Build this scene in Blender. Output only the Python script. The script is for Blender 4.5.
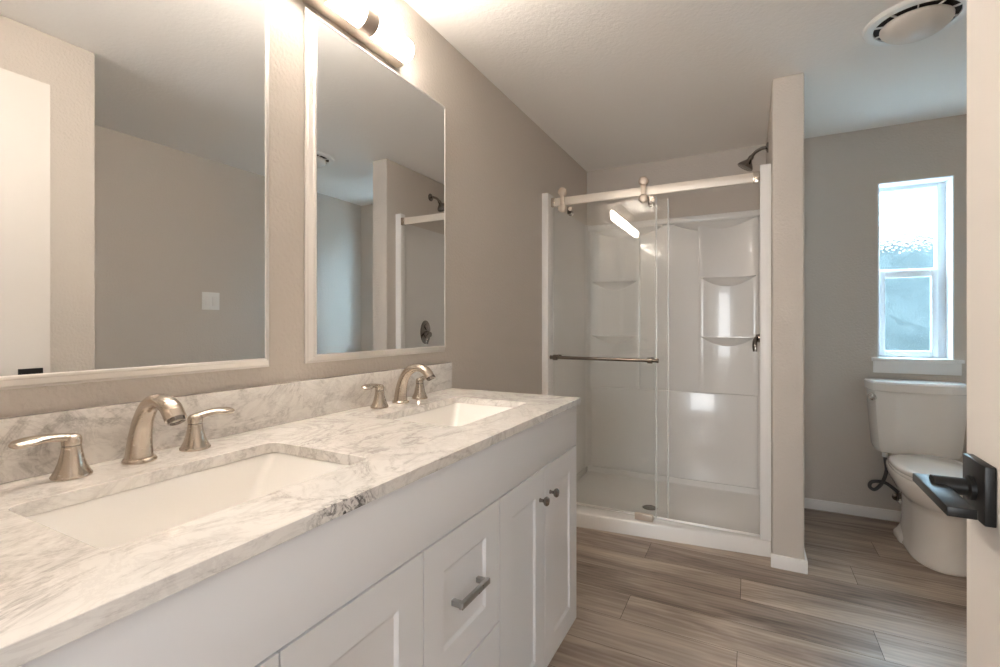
import bpy, bmesh, math, random
from mathutils import Vector, Matrix

random.seed(7)
S = bpy.context.scene
for o in list(bpy.data.objects):
    bpy.data.objects.remove(o, do_unlink=True)

# ------------------------------------------------------------------ camera, world, exposure
cam_data = bpy.data.cameras.new('camera')
cam = bpy.data.objects.new('camera', cam_data)
S.collection.objects.link(cam)
cam.location = (1.105, 0.0, 1.1505)
cam.rotation_euler = (math.pi / 2, 0, 0.4798)
cam_data.sensor_width = 36
cam_data.lens = 479.83 * 36 / 1000
cam_data.shift_y = -0.00883
cam_data.clip_start = 0.01
S.camera = cam

world = bpy.data.worlds.new('daylight')
S.world = world
world.use_nodes = True
wn = world.node_tree
wn.nodes.clear()
w_out = wn.nodes.new('ShaderNodeOutputWorld')
w_bg = wn.nodes.new('ShaderNodeBackground')
w_tc = wn.nodes.new('ShaderNodeTexCoord')
w_sep = wn.nodes.new('ShaderNodeSeparateXYZ')
w_ramp = wn.nodes.new('ShaderNodeValToRGB')
wn.links.new(w_tc.outputs['Generated'], w_sep.inputs[0])
wn.links.new(w_sep.outputs['Z'], w_ramp.inputs[0])
wn.links.new(w_ramp.outputs[0], w_bg.inputs[0])
wn.links.new(w_bg.outputs[0], w_out.inputs[0])
w_ramp.color_ramp.elements[0].position = 0.0
w_ramp.color_ramp.elements[0].color = (0.52, 0.74, 0.97, 1)
w_ramp.color_ramp.elements[1].position = 0.25
w_ramp.color_ramp.elements[1].color = (0.68, 0.84, 1.0, 1)
w_bg.inputs[1].default_value = 9.5

S.view_settings.view_transform = 'Standard'
S.view_settings.look = 'None'
S.view_settings.gamma = 1
S.view_settings.use_curve_mapping = False
S.view_settings.exposure = 1.72
S.cycles.max_bounces = 18
S.cycles.diffuse_bounces = 12
S.cycles.glossy_bounces = 8
S.cycles.transmission_bounces = 8
S.cycles.transparent_max_bounces = 24
S.cycles.sample_clamp_indirect = 30
S.cycles.use_denoising = True
LAMP = 22.0            # glow of the opal glass shades over the mirrors

hall_data = bpy.data.lights.new('hall_window_daylight', 'AREA')     # daylight from the room behind the camera
hall_data.shape = 'RECTANGLE'; hall_data.size = 0.8; hall_data.size_y = 1.1; hall_data.energy = 14.0
hall_data.color = (0.93, 0.97, 1.0)
hall_lamp = bpy.data.objects.new('hall_window_daylight', hall_data)
S.collection.objects.link(hall_lamp)
hall_lamp.location = (1.0, -2.28, 1.15)
hall_lamp.rotation_euler = (math.pi / 2, 0, 0)

# ------------------------------------------------------------------ measures (metres)
H = 2.32              # ceiling
YB = 3.56             # back wall
W1, W2, YJ = 1.443, 2.335, 1.03
PX0, PX1, PY = 1.20, 1.33, 2.62   # partition by the shower
CT = 0.89             # counter top height

# ------------------------------------------------------------------ node helpers
def mat(name):
    m = bpy.data.materials.new(name)
    m.use_nodes = True
    nt = m.node_tree
    nt.nodes.clear()
    out = nt.nodes.new('ShaderNodeOutputMaterial')
    return m, nt, out

def N(nt, typ, **kw):
    n = nt.nodes.new(typ)
    for k, v in kw.items():
        if k in n.inputs:
            n.inputs[k].default_value = v
        else:
            setattr(n, k, v)
    return n

def principled(nt, out, color, rough, metal=0.0, coat=0.0, spec=0.5):
    p = nt.nodes.new('ShaderNodeBsdfPrincipled')
    p.inputs['Base Color'].default_value = (*color, 1)
    p.inputs['Roughness'].default_value = rough
    p.inputs['Metallic'].default_value = metal
    p.inputs['Coat Weight'].default_value = coat
    p.inputs['Specular IOR Level'].default_value = spec
    nt.links.new(p.outputs[0], out.inputs[0])
    return p

def bump_noise(nt, p, scale, strength, dist=0.002, detail=3.0):
    tc = nt.nodes.new('ShaderNodeTexCoord')
    n = N(nt, 'ShaderNodeTexNoise', Scale=scale, Detail=detail)
    nt.links.new(tc.outputs['Object'], n.inputs['Vector'])
    b = N(nt, 'ShaderNodeBump', Strength=strength, Distance=dist)
    nt.links.new(n.outputs['Fac'], b.inputs['Height'])
    nt.links.new(b.outputs[0], p.inputs['Normal'])

def simple(name, color, rough, metal=0.0, coat=0.0, spec=0.5, bump=None, var=0.0):
    m, nt, out = mat(name)
    p = principled(nt, out, color, rough, metal, coat, spec)
    if bump:
        bump_noise(nt, p, *bump)
    if var:
        tc = nt.nodes.new('ShaderNodeTexCoord')
        n = N(nt, 'ShaderNodeTexNoise', Scale=6.0, Detail=4.0)
        nt.links.new(tc.outputs['Object'], n.inputs['Vector'])
        mx = nt.nodes.new('ShaderNodeMapRange')
        mx.inputs['To Min'].default_value = rough - var
        mx.inputs['To Max'].default_value = rough + var
        nt.links.new(n.outputs['Fac'], mx.inputs['Value'])
        nt.links.new(mx.outputs[0], p.inputs['Roughness'])
    return m

M = {}
M['wall'] = simple('greige_wall_paint', (0.62, 0.57, 0.52), 0.62, bump=(95.0, 0.55, 0.004, 3.0), spec=0.3)
M['ceiling'] = simple('textured_ceiling_paint', (0.90, 0.88, 0.855), 0.8, bump=(70.0, 0.5, 0.003, 4.0), spec=0.2)
M['trim'] = simple('white_trim_paint', (0.84, 0.83, 0.82), 0.35, var=0.04)
M['door'] = simple('white_door_paint', (0.72, 0.68, 0.64), 0.4, bump=(30.0, 0.05, 0.001, 2.0))
M['cabinet'] = simple('white_cabinet_paint', (0.81, 0.82, 0.845), 0.38, var=0.04)
M['porcelain'] = simple('white_porcelain', (0.86, 0.83, 0.80), 0.08, coat=0.4, var=0.02)
M['basin'] = simple('white_basin_glaze', (0.90, 0.88, 0.85), 0.10, coat=0.3, var=0.02)
M['acrylic'] = simple('glossy_white_acrylic', (0.80, 0.785, 0.765), 0.2, coat=0.3, var=0.03)
M['vinyl'] = simple('white_vinyl', (0.86, 0.88, 0.90), 0.35, var=0.04)
M['plastic'] = simple('white_plastic', (0.86, 0.86, 0.85), 0.35, var=0.03)
M['black'] = simple('matte_black_metal', (0.008, 0.008, 0.008), 0.38, metal=0.0, spec=0.35, var=0.04)
M['slot'] = simple('dark_grille_gap', (0.02, 0.016, 0.014), 0.7, var=0.04)
M['chrome'] = simple('chrome', (0.75, 0.74, 0.73), 0.08, metal=1.0, var=0.02)
M['darkchrome'] = simple('dark_polished_nickel', (0.28, 0.25, 0.225), 0.16, metal=1.0, var=0.03)
M['rubber'] = simple('braided_grey_hose', (0.10, 0.10, 0.10), 0.45, metal=0.4, bump=(400.0, 0.6, 0.001, 1.0))
M['toekick'] = simple('off_white_kick_board', (0.70, 0.69, 0.68), 0.5, var=0.04)  # a slightly greyer white than the cabinet fronts

def brushed(name, color, rough, scale_vec):
    m, nt, out = mat(name)
    p = principled(nt, out, color, rough, 1.0)
    tc = nt.nodes.new('ShaderNodeTexCoord')
    mp = nt.nodes.new('ShaderNodeMapping')
    mp.inputs['Scale'].default_value = scale_vec
    n = N(nt, 'ShaderNodeTexNoise', Scale=60.0, Detail=3.0)
    nt.links.new(tc.outputs['Object'], mp.inputs[0])
    nt.links.new(mp.outputs[0], n.inputs['Vector'])
    r = nt.nodes.new('ShaderNodeMapRange')
    r.inputs['To Min'].default_value = rough - 0.06
    r.inputs['To Max'].default_value = rough + 0.08
    nt.links.new(n.outputs['Fac'], r.inputs['Value'])
    nt.links.new(r.outputs[0], p.inputs['Roughness'])
    b = N(nt, 'ShaderNodeBump', Strength=0.06, Distance=0.001)
    nt.links.new(n.outputs['Fac'], b.inputs['Height'])
    nt.links.new(b.outputs[0], p.inputs['Normal'])
    return m

M['nickel'] = brushed('brushed_nickel', (0.60, 0.525, 0.45), 0.24, (1, 1, 8))
M['rail'] = simple('brushed_nickel_rail', (0.86, 0.79, 0.71), 0.48, metal=0.55, var=0.05)
M['satin'] = simple('satin_nickel', (0.62, 0.53, 0.45), 0.42, metal=0.6, var=0.05)
M['barmetal'] = brushed('dark_brushed_nickel', (0.25, 0.215, 0.18), 0.22, (0.3, 8, 8))
M['silver'] = brushed('silver_frame_metal', (0.88, 0.86, 0.84), 0.42, (4, 1, 1))
M['pull'] = brushed('satin_steel', (0.42, 0.41, 0.40), 0.28, (4, 1, 1))

# silvered mirror
m, nt, out = mat('mirror_silver')
g = N(nt, 'ShaderNodeBsdfGlossy', Roughness=0.0)
g.inputs['Color'].default_value = (0.86, 0.87, 0.87, 1)
nt.links.new(g.outputs[0], out.inputs[0])
M['mirror'] = m

# clear shower glass: what passes straight through plus the mirror-like share of its faces
def clear_glass(name, tint, ior=1.5):
    m, nt, out = mat(name)
    t = N(nt, 'ShaderNodeBsdfTransparent')
    t.inputs['Color'].default_value = (*tint, 1)
    g = N(nt, 'ShaderNodeBsdfGlossy', Roughness=0.0)
    f = nt.nodes.new('ShaderNodeFresnel')
    gm = nt.nodes.new('ShaderNodeNewGeometry')
    io = N(nt, 'ShaderNodeMapRange')          # the same few percent whether a face is met from outside or inside
    io.inputs['To Min'].default_value = ior; io.inputs['To Max'].default_value = 1 / ior
    nt.links.new(gm.outputs['Backfacing'], io.inputs['Value'])
    nt.links.new(io.outputs[0], f.inputs['IOR'])
    mx = N(nt, 'ShaderNodeMixShader')
    nt.links.new(f.outputs[0], mx.inputs[0])
    nt.links.new(t.outputs[0], mx.inputs[1])
    nt.links.new(g.outputs[0], mx.inputs[2])
    nt.links.new(mx.outputs[0], out.inputs[0])
    return m
M['glass'] = clear_glass('clear_shower_glass', (0.994, 0.998, 0.996))
m, nt, out = mat('clear_vinyl_seal')
p = principled(nt, out, (0.86, 0.87, 0.86), 0.15)
t = N(nt, 'ShaderNodeBsdfTransparent')
mx = N(nt, 'ShaderNodeMixShader')
mx.inputs[0].default_value = 0.6
nt.links.new(t.outputs[0], mx.inputs[1]); nt.links.new(p.outputs[0], mx.inputs[2])
nt.links.new(mx.outputs[0], out.inputs[0])
M['seal'] = m

# pebbled obscure window glass
def obscure(name, scale, strength, rough, share):
    m, nt, out = mat(name)
    tc = nt.nodes.new('ShaderNodeTexCoord')
    v = N(nt, 'ShaderNodeTexVoronoi', Scale=scale)
    nz = N(nt, 'ShaderNodeTexNoise', Scale=30.0, Detail=3.0)
    nt.links.new(tc.outputs['Object'], v.inputs['Vector'])
    nt.links.new(tc.outputs['Object'], nz.inputs['Vector'])
    ad = N(nt, 'ShaderNodeMath', operation='ADD')
    nt.links.new(v.outputs['Distance'], ad.inputs[0]); nt.links.new(nz.outputs['Fac'], ad.inputs[1])
    bp = N(nt, 'ShaderNodeBump', Strength=strength, Distance=0.004)
    nt.links.new(ad.outputs[0], bp.inputs['Height'])
    rf = N(nt, 'ShaderNodeBsdfRefraction', Roughness=rough, IOR=1.25)
    rf.inputs['Color'].default_value = (0.87, 0.95, 0.96, 1)
    nt.links.new(bp.outputs[0], rf.inputs['Normal'])
    tr = N(nt, 'ShaderNodeBsdfTransparent')
    tr.inputs['Color'].default_value = (0.87, 0.95, 0.96, 1)
    mx = N(nt, 'ShaderNodeMixShader')
    mx.inputs[0].default_value = share
    nt.links.new(tr.outputs[0], mx.inputs[1]); nt.links.new(rf.outputs[0], mx.inputs[2])
    gl = N(nt, 'ShaderNodeBsdfGlossy', Roughness=0.08)
    nt.links.new(bp.outputs[0], gl.inputs['Normal'])
    mx2 = N(nt, 'ShaderNodeMixShader')
    mx2.inputs[0].default_value = 0.05
    nt.links.new(mx.outputs[0], mx2.inputs[1]); nt.links.new(gl.outputs[0], mx2.inputs[2])
    nt.links.new(mx2.outputs[0], out.inputs[0])
    return m
M['obscure'] = obscure('pebbled_window_glass', 75.0, 0.5, 0.03, 0.32)
M['frosted'] = obscure('frosted_window_glass', 90.0, 0.4, 0.10, 0.35)

# opal lamp glass, lit
m, nt, out = mat('lit_opal_glass')
p = principled(nt, out, (0.9, 0.88, 0.85), 0.2)
p.inputs['Emission Color'].default_value = (1.0, 0.90, 0.79, 1)
p.inputs['Emission Strength'].default_value = LAMP
M['opal'] = m
M['fanlens'] = simple('frosted_fan_lens', (0.72, 0.685, 0.65), 0.35, var=0.05)

# marble
def marble():
    m, nt, out = mat('white_grey_marble')
    p = principled(nt, out, (0.8, 0.78, 0.76), 0.13, coat=0.15)
    tc = nt.nodes.new('ShaderNodeTexCoord')
    mp = nt.nodes.new('ShaderNodeMapping')
    mp.inputs['Rotation'].default_value = (0.2, 0.3, 0.5)
    mp.inputs['Scale'].default_value = (1.5, 1.05, 1.4)
    nt.links.new(tc.outputs['Object'], mp.inputs[0])
    n1 = N(nt, 'ShaderNodeTexNoise', Scale=3.2, Detail=9.0, Roughness=0.68, Distortion=1.6)
    n2 = N(nt, 'ShaderNodeTexNoise', Scale=9.0, Detail=8.0, Roughness=0.7, Distortion=2.2)
    n3 = N(nt, 'ShaderNodeTexNoise', Scale=2.4, Detail=5.0, Roughness=0.6, Distortion=0.6)
    for n in (n1, n2, n3):
        nt.links.new(mp.outputs[0], n.inputs['Vector'])
    def vein(src, centre, width, gain):
        s = N(nt, 'ShaderNodeMath', operation='SUBTRACT'); s.inputs[1].default_value = centre
        a = N(nt, 'ShaderNodeMath', operation='ABSOLUTE')
        r = N(nt, 'ShaderNodeMapRange')
        r.inputs['From Min'].default_value = 0.0; r.inputs['From Max'].default_value = width
        r.inputs['To Min'].default_value = gain; r.inputs['To Max'].default_value = 0.0
        nt.links.new(src.outputs['Fac'], s.inputs[0]); nt.links.new(s.outputs[0], a.inputs[0])
        nt.links.new(a.outputs[0], r.inputs['Value'])
        return r
    v1 = vein(n1, 0.5, 0.05, 0.38)
    v2 = vein(n2, 0.48, 0.06, 0.26)
    cl = N(nt, 'ShaderNodeMapRange')
    cl.inputs['From Min'].default_value = 0.42; cl.inputs['From Max'].default_value = 0.68
    cl.inputs['To Min'].default_value = 0.0; cl.inputs['To Max'].default_value = 0.42
    nt.links.new(n3.outputs['Fac'], cl.inputs['Value'])
    a1 = N(nt, 'ShaderNodeMath', operation='ADD'); a2 = N(nt, 'ShaderNodeMath', operation='ADD')
    a2.use_clamp = True
    nt.links.new(v1.outputs[0], a1.inputs[0]); nt.links.new(v2.outputs[0], a1.inputs[1])
    nt.links.new(a1.outputs[0], a2.inputs[0]); nt.links.new(cl.outputs[0], a2.inputs[1])
    cr = nt.nodes.new('ShaderNodeValToRGB')
    e = cr.color_ramp.elements
    e[0].position = 0.0; e[0].color = (0.86, 0.835, 0.80, 1)
    e[1].position = 1.0; e[1].color = (0.40, 0.375, 0.355, 1)
    x = cr.color_ramp.elements.new(0.45); x.color = (0.72, 0.69, 0.66, 1)
    nt.links.new(a2.outputs[0], cr.inputs[0])
    # one dark charcoal vein that crops out in the front edge
    vm = N(nt, 'ShaderNodeVectorMath', operation='SUBTRACT'); vm.inputs[1].default_value = (0.575, 0.535, 0.882)
    vs = N(nt, 'ShaderNodeVectorMath', operation='MULTIPLY'); vs.inputs[1].default_value = (45, 11.0, 12)
    vl = N(nt, 'ShaderNodeVectorMath', operation='LENGTH')
    nt.links.new(tc.outputs['Object'], vm.inputs[0]); nt.links.new(vm.outputs[0], vs.inputs[0]); nt.links.new(vs.outputs[0], vl.inputs[0])
    rr = N(nt, 'ShaderNodeMapRange')
    rr.inputs['From Min'].default_value = 0.3; rr.inputs['From Max'].default_value = 1.0
    rr.inputs['To Min'].default_value = 1.0; rr.inputs['To Max'].default_value = 0.0
    nt.links.new(vl.outputs['Value'], rr.inputs['Value'])
    n4 = N(nt, 'ShaderNodeTexNoise', Scale=45.0, Detail=5.0, Roughness=0.7, Distortion=1.5)
    nt.links.new(tc.outputs['Object'], n4.inputs['Vector'])
    r4 = N(nt, 'ShaderNodeMapRange')
    r4.inputs['From Min'].default_value = 0.46; r4.inputs['From Max'].default_value = 0.58
    nt.links.new(n4.outputs['Fac'], r4.inputs['Value'])
    mm = N(nt, 'ShaderNodeMath', operation='MULTIPLY')
    nt.links.new(rr.outputs[0], mm.inputs[0]); nt.links.new(r4.outputs[0], mm.inputs[1])
    mc = N(nt, 'ShaderNodeMix', data_type='RGBA')
    nt.links.new(mm.outputs[0], mc.inputs[0]); nt.links.new(cr.outputs[0], mc.inputs[6])
    mc.inputs[7].default_value = (0.09, 0.085, 0.085, 1)
    nt.links.new(mc.outputs[2], p.inputs['Base Color'])
    return m
M['marble'] = marble()

# floor boards: tone and seed live on each board's face
def boards():
    m, nt, out = mat('grey_brown_wood_planks')
    p = principled(nt, out, (0.2, 0.16, 0.13), 0.38, spec=0.75)
    tc = nt.nodes.new('ShaderNodeTexCoord')
    at = N(nt, 'ShaderNodeAttribute', attribute_name='board_seed')
    tn = N(nt, 'ShaderNodeAttribute', attribute_name='board_tone')
    cb = nt.nodes.new('ShaderNodeCombineXYZ')
    nt.links.new(at.outputs['Fac'], cb.inputs[0]); nt.links.new(at.outputs['Fac'], cb.inputs[2])
    va = N(nt, 'ShaderNodeVectorMath', operation='ADD')
    nt.links.new(tc.outputs['Object'], va.inputs[0]); nt.links.new(cb.outputs[0], va.inputs[1])
    def grain(sx, sy, scale, detail, dist):
        mp = nt.nodes.new('ShaderNodeMapping')
        mp.inputs['Scale'].default_value = (sx, sy, 1)
        nt.links.new(va.outputs[0], mp.inputs[0])
        n = N(nt, 'ShaderNodeTexNoise', Scale=scale, Detail=detail, Roughness=0.62, Distortion=dist)
        nt.links.new(mp.outputs[0], n.inputs['Vector'])
        return n
    g1 = grain(0.8, 6.0, 1.7, 6.0, 0.9)     # broad streaks
    g2 = grain(2.5, 60.0, 2.0, 6.0, 0.3)    # fine fibres
    mp = nt.nodes.new('ShaderNodeMapping')
    mp.inputs['Scale'].default_value = (1.2, 9.0, 1)
    nt.links.new(va.outputs[0], mp.inputs[0])
    wv = N(nt, 'ShaderNodeTexWave', Scale=1.6, Distortion=7.0, Detail=3.0, bands_direction='Y')
    wv.inputs['Detail Scale'].default_value = 0.8
    nt.links.new(mp.outputs[0], wv.inputs['Vector'])
    def mul(a, k):
        q = N(nt, 'ShaderNodeMath', operation='MULTIPLY'); q.inputs[1].default_value = k
        nt.links.new(a, q.inputs[0]); return q.outputs[0]
    def add(a, b):
        q = N(nt, 'ShaderNodeMath', operation='ADD')
        nt.links.new(a, q.inputs[0]); nt.links.new(b, q.inputs[1]); return q.outputs[0]
    tot = add(add(mul(g1.outputs['Fac'], 0.95), mul(g2.outputs['Fac'], 0.13)), add(mul(wv.outputs['Fac'], 0.06), mul(tn.outputs['Fac'], 0.24)))
    cr = nt.nodes.new('ShaderNodeValToRGB')
    e = cr.color_ramp.elements
    e[0].position = 0.40; e[0].color = (0.115, 0.080, 0.058, 1)
    e[1].position = 0.90; e[1].color = (0.60, 0.50, 0.41, 1)
    x = cr.color_ramp.elements.new(0.62); x.color = (0.32, 0.245, 0.192, 1)
    nt.links.new(tot, cr.inputs[0])
    nt.links.new(cr.outputs[0], p.inputs['Base Color'])
    b = N(nt, 'ShaderNodeBump', Strength=0.15, Distance=0.001)
    nt.links.new(g2.outputs['Fac'], b.inputs['Height'])
    nt.links.new(b.outputs[0], p.inputs['Normal'])
    return m
M['boards'] = boards()
M['bounce_ground'] = simple('pale_bounce_ground', (0.42, 0.41, 0.39), 0.9, bump=(60.0, 0.3, 0.01, 3.0))  # ground out of view, made pale to bounce daylight onto the ceiling
m, nt, out = mat('hedge_leaves')
p = principled(nt, out, (0.1, 0.2, 0.12), 0.6)
tc = nt.nodes.new('ShaderNodeTexCoord')
n = N(nt, 'ShaderNodeTexNoise', Scale=5.0, Detail=6.0)
nt.links.new(tc.outputs['Object'], n.inputs['Vector'])
cr = nt.nodes.new('ShaderNodeValToRGB')
cr.color_ramp.elements[0].position = 0.35; cr.color_ramp.elements[0].color = (0.005, 0.0105, 0.0108, 1)
cr.color_ramp.elements[1].position = 0.7; cr.color_ramp.elements[1].color = (0.0155, 0.0225, 0.0195, 1)
nt.links.new(n.outputs['Fac'], cr.inputs[0]); nt.links.new(cr.outputs[0], p.inputs['Base Color'])
M['hedge'] = m

# ------------------------------------------------------------------ mesh helpers (all shapes are given in world metres)
ORG = {}

def finish(bm, smooth=35):
    bmesh.ops.recalc_face_normals(bm, faces=bm.faces)
    return bm

def link(name, bm, material, parent=None, smooth=35, origin=(0, 0, 0)):
    org = ORG.get(parent.name, Vector((0, 0, 0))) if parent else Vector(origin)
    bmesh.ops.recalc_face_normals(bm, faces=bm.faces)
    bmesh.ops.translate(bm, verts=bm.verts, vec=-org)
    me = bpy.data.meshes.new(name)
    bm.to_mesh(me); bm.free()
    if smooth:
        for pl in me.polygons:
            pl.use_smooth = True
        me.set_sharp_from_angle(angle=math.radians(smooth))
    me.materials.append(material)
    o = bpy.data.objects.new(name, me)
    S.collection.objects.link(o)
    if parent:
        o.parent = parent
    else:
        o.location = org
    ORG[o.name] = org
    return o

def thing(name, label, category, loc, group=None):
    o = bpy.data.objects.new(name, None)
    o.empty_display_size = 0.05
    S.collection.objects.link(o)
    o.location = loc
    o['label'] = label; o['category'] = category
    if group: o['group'] = group
    ORG[o.name] = Vector(loc)
    return o

def tag(o, label, category, group=None):
    o['label'] = label; o['category'] = category
    if group: o['group'] = group
    return o

def struct(o):
    o['kind'] = 'structure'
    return o

def box(bm, x0, x1, y0, y1, z0, z1, bev=0.0, seg=2):
    vs = [bm.verts.new((x, y, z)) for z in (z0, z1) for y in (y0, y1) for x in (x0, x1)]
    fs = [(0, 2, 3, 1), (4, 5, 7, 6), (0, 1, 5, 4), (2, 6, 7, 3), (0, 4, 6, 2), (1, 3, 7, 5)]
    faces = [bm.faces.new([vs[i] for i in f]) for f in fs]
    if bev:
        es = list({e for f in faces for e in f.edges})
        bmesh.ops.bevel(bm, geom=es, offset=bev, segments=seg, profile=0.5, affect='EDGES', clamp_overlap=True)
    return bm

def B(*a, **k):
    return box(bmesh.new(), *a, **k)

def loft(bm, rings, cap0=True, cap1=True, closed=True):
    vr = [[bm.verts.new(p) for p in r] for r in rings]
    n = len(vr[0])
    for a, b in zip(vr, vr[1:]):
        for i in range(n if closed else n - 1):
            j = (i + 1) % n
            bm.faces.new((a[i], a[j], b[j], b[i]))
    if cap0: bm.faces.new(list(reversed(vr[0])))
    if cap1: bm.faces.new(vr[-1])
    return bm

def basis(d):
    d = Vector(d).normalized()
    u = Vector((0, 0, 1)) if abs(d.z) < 0.9 else Vector((1, 0, 0))
    a = d.cross(u).normalized()
    return d, a, a.cross(d).normalized()

def lathe(bm, origin, direction, profile, n=28, squash=1.0):
    d, a, b = basis(direction)
    o = Vector(origin)
    rings = []
    for r, h in profile:
        r = max(r, 1e-4)
        rings.append([o + d * h + a * (r * math.cos(2 * math.pi * i / n)) + b * (r * squash * math.sin(2 * math.pi * i / n)) for i in range(n)])
    return loft(bm, rings)

def smooth_path(pts, k=6):
    P = [Vector(p) for p in pts]
    out = []
    for i in range(len(P) - 1):
        p0 = P[max(i - 1, 0)]; p1 = P[i]; p2 = P[i + 1]; p3 = P[min(i + 2, len(P) - 1)]
        for s in range(k):
            t = s / k
            out.append(0.5 * ((2 * p1) + (-p0 + p2) * t + (2 * p0 - 5 * p1 + 4 * p2 - p3) * t * t + (-p0 + 3 * p1 - 3 * p2 + p3) * t ** 3))
    out.append(P[-1])
    return out

def sweep(bm, pts, radii, side=None, n=16, k=6, round_end=False):
    """a tube through pts; radii = list of (across, thick) per point; side = the 'across' direction"""
    q = smooth_path([(*p,) for p in pts], k)
    ra = smooth_path([(r[0], r[1], 0) if isinstance(r, tuple) else (r, r, 0) for r in radii], k)
    rings = []
    prev = None
    for i, p in enumerate(q):
        t = (q[min(i + 1, len(q) - 1)] - q[max(i - 1, 0)]).normalized()
        if side is not None:
            a = Vector(side); a = (a - t * a.dot(t)).normalized()
        else:
            a = prev if prev is not None else basis(t)[1]
            a = (a - t * a.dot(t)).normalized()
        prev = a
        b = t.cross(a)
        rings.append([p + a * (ra[i].x * math.cos(2 * math.pi * j / n)) + b * (ra[i].y * math.sin(2 * math.pi * j / n)) for j in range(n)])
    return loft(bm, rings)

def rrect(cx, cy, hx, hy, r, z, n=5):
    """a rectangle with rounded corners, in the plane z"""
    pts = []
    for sx, sy, a0 in ((1, 1, 0), (-1, 1, 90), (-1, -1, 180), (1, -1, 270)):
        for i in range(n + 1):
            a = math.radians(a0 + 90 * i / n)
            pts.append(Vector((cx + sx * (hx - r) + r * math.cos(a), cy + sy * (hy - r) + r * math.sin(a), z)))
    return pts

def egg(cx, yf, ym, yb, hx, z, pf=2.0, pb=2.6, n=40):
    """egg outline: front tip yf, widest at ym, back yb"""
    pts = []
    for i in range(n):
        a = 2 * math.pi * i / n
        c, s = math.cos(a), math.sin(a)
        p = pf if s < 0 else pb
        x = cx + hx * math.copysign(abs(c) ** (2 / p), c)
        y = ym + ((ym - yf) if s < 0 else (yb - ym)) * math.copysign(abs(s) ** (2 / p), s)
        pts.append(Vector((x, y, z)))
    return pts

# ------------------------------------------------------------------ room shell
# floor: every board a face, set 1.5 mm apart over a dark underlay
bm = bmesh.new()
tl = bm.faces.layers.float.new('board_tone'); sl = bm.faces.layers.float.new('board_seed')
w, L, gap = 0.183, 1.75, 0.0016
joint = {0: 0.645, -1: 1.07, 1: 1.53, -2: 1.517, -3: 0.655, -4: 1.066, 2: 0.35}   # offsets from the row whose near edge is y 2.432
rows = range(-13, 7)
for r in rows:
    y0 = 2.432 + r * w
    j = joint.get(r, random.uniform(0, L))
    x = j - L * math.ceil((j + 0.15) / L) 
    k = 0
    while x < 2.6:
        a, b = max(x, -0.12), min(x + L, 2.45)
        if b - a > 0.01:
            vs = [bm.verts.new(c) for c in ((a + gap / 2, y0 + gap / 2, 0), (b - gap / 2, y0 + gap / 2, 0), (b - gap / 2, y0 + w - gap / 2, 0), (a + gap / 2, y0 + w - gap / 2, 0))]
            f = bm.faces.new(vs)
            f[tl] = random.random(); f[sl] = random.uniform(0, 60)
        x += L; k += 1
fl = bmesh.new()
floor = struct(link('floor', bm, M['boards'], smooth=0))
struct(link('floor_underlay', B(-0.12, 2.45, -0.4, 3.72, -0.05, -0.002), M['slot'], smooth=0))
struct(link('ceiling', B(-0.12, 2.45, -0.03, 3.72, H, H + 0.1), M['ceiling'], smooth=0))
struct(link('wall_left', B(-0.12, 0, -0.03, 3.72, -0.05, H), M['wall'], smooth=0))
struct(link('wall_right', B(W2, W2 + 0.12, YJ - 0.2, 3.72, -0.05, H), M['wall'], smooth=0))
struct(link('wall_corner', B(W1, W2 + 0.12, -0.03, YJ, -0.05, H, bev=0.006, seg=3), M['wall']))
bm = bmesh.new()
box(bm, -0.12, 0.52, -0.03, 0.085, -0.05, H)
box(bm, 1.38, W1, -0.03, 0.085, -0.05, H)
box(bm, 0.52, 1.38, -0.03, 0.085, 2.12, H)
struct(link('wall_front', bm, M['wall'], smooth=0))
WX0, WX1, WZ0, WZ1 = 1.778, 2.122, 0.955, 1.99
bm = bmesh.new()
box(bm, -0.12, WX0, YB, YB + 0.16, -0.05, H)
box(bm, WX1, W2 + 0.12, YB, YB + 0.16, -0.05, H)
box(bm, WX0, WX1, YB, YB + 0.16, -0.05, WZ0 - 0.02)
box(bm, WX0, WX1, YB, YB + 0.16, WZ1, H)
struct(link('wall_back', bm, M['wall'], smooth=0))
struct(link('wall_partition', B(PX0, PX1, PY, YB, -0.0, H, bev=0.008, seg=3), M['wall']))

bm = bmesh.new()      # the hall behind the camera, seen only through the doorway
box(bm, -0.72, -0.60, -2.3, -0.03, -0.05, H); box(bm, 2.45, 2.57, -2.3, -0.03, -0.05, H); box(bm, -0.72, 2.57, -2.42, -2.3, -0.05, H)
box(bm, -0.60, -0.12, -0.15, -0.03, -0.05, H)
struct(link('wall_hall', bm, M['wall'], smooth=0))
struct(link('ceiling_hall', B(-0.72, 2.57, -2.42, -0.03, H, H + 0.1), M['ceiling'], smooth=0))
struct(link('floor_hall', B(-0.72, 2.57, -2.42, -0.13, -0.05, -0.0015), M['boards'], smooth=0))
def board_run(name, pts_boxes):
    bm = bmesh.new()
    for a in pts_boxes:
        box(bm, *a, bev=0.003, seg=2)
    return struct(link(name, bm, M['trim']))
bh, bt = 0.064, 0.012
board_run('baseboard_back', [(PX1 + bt, W2 - bt, YB - bt, YB, 0.001, bh)])
board_run('baseboard_right', [(W2 - bt, W2, YJ, YB, 0.001, bh)])
board_run('baseboard_partition', [(PX0 - 0.006, PX1 + bt, PY - bt, PY, 0.001, bh), (PX1, PX1 + bt, PY, YB, 0.001, bh)])
board_run('baseboard_corner', [(W1 - bt, W1, 0.09, YJ, 0.001, bh), (W1 - bt, W2 - bt, YJ, YJ + bt, 0.001, bh)])

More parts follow.
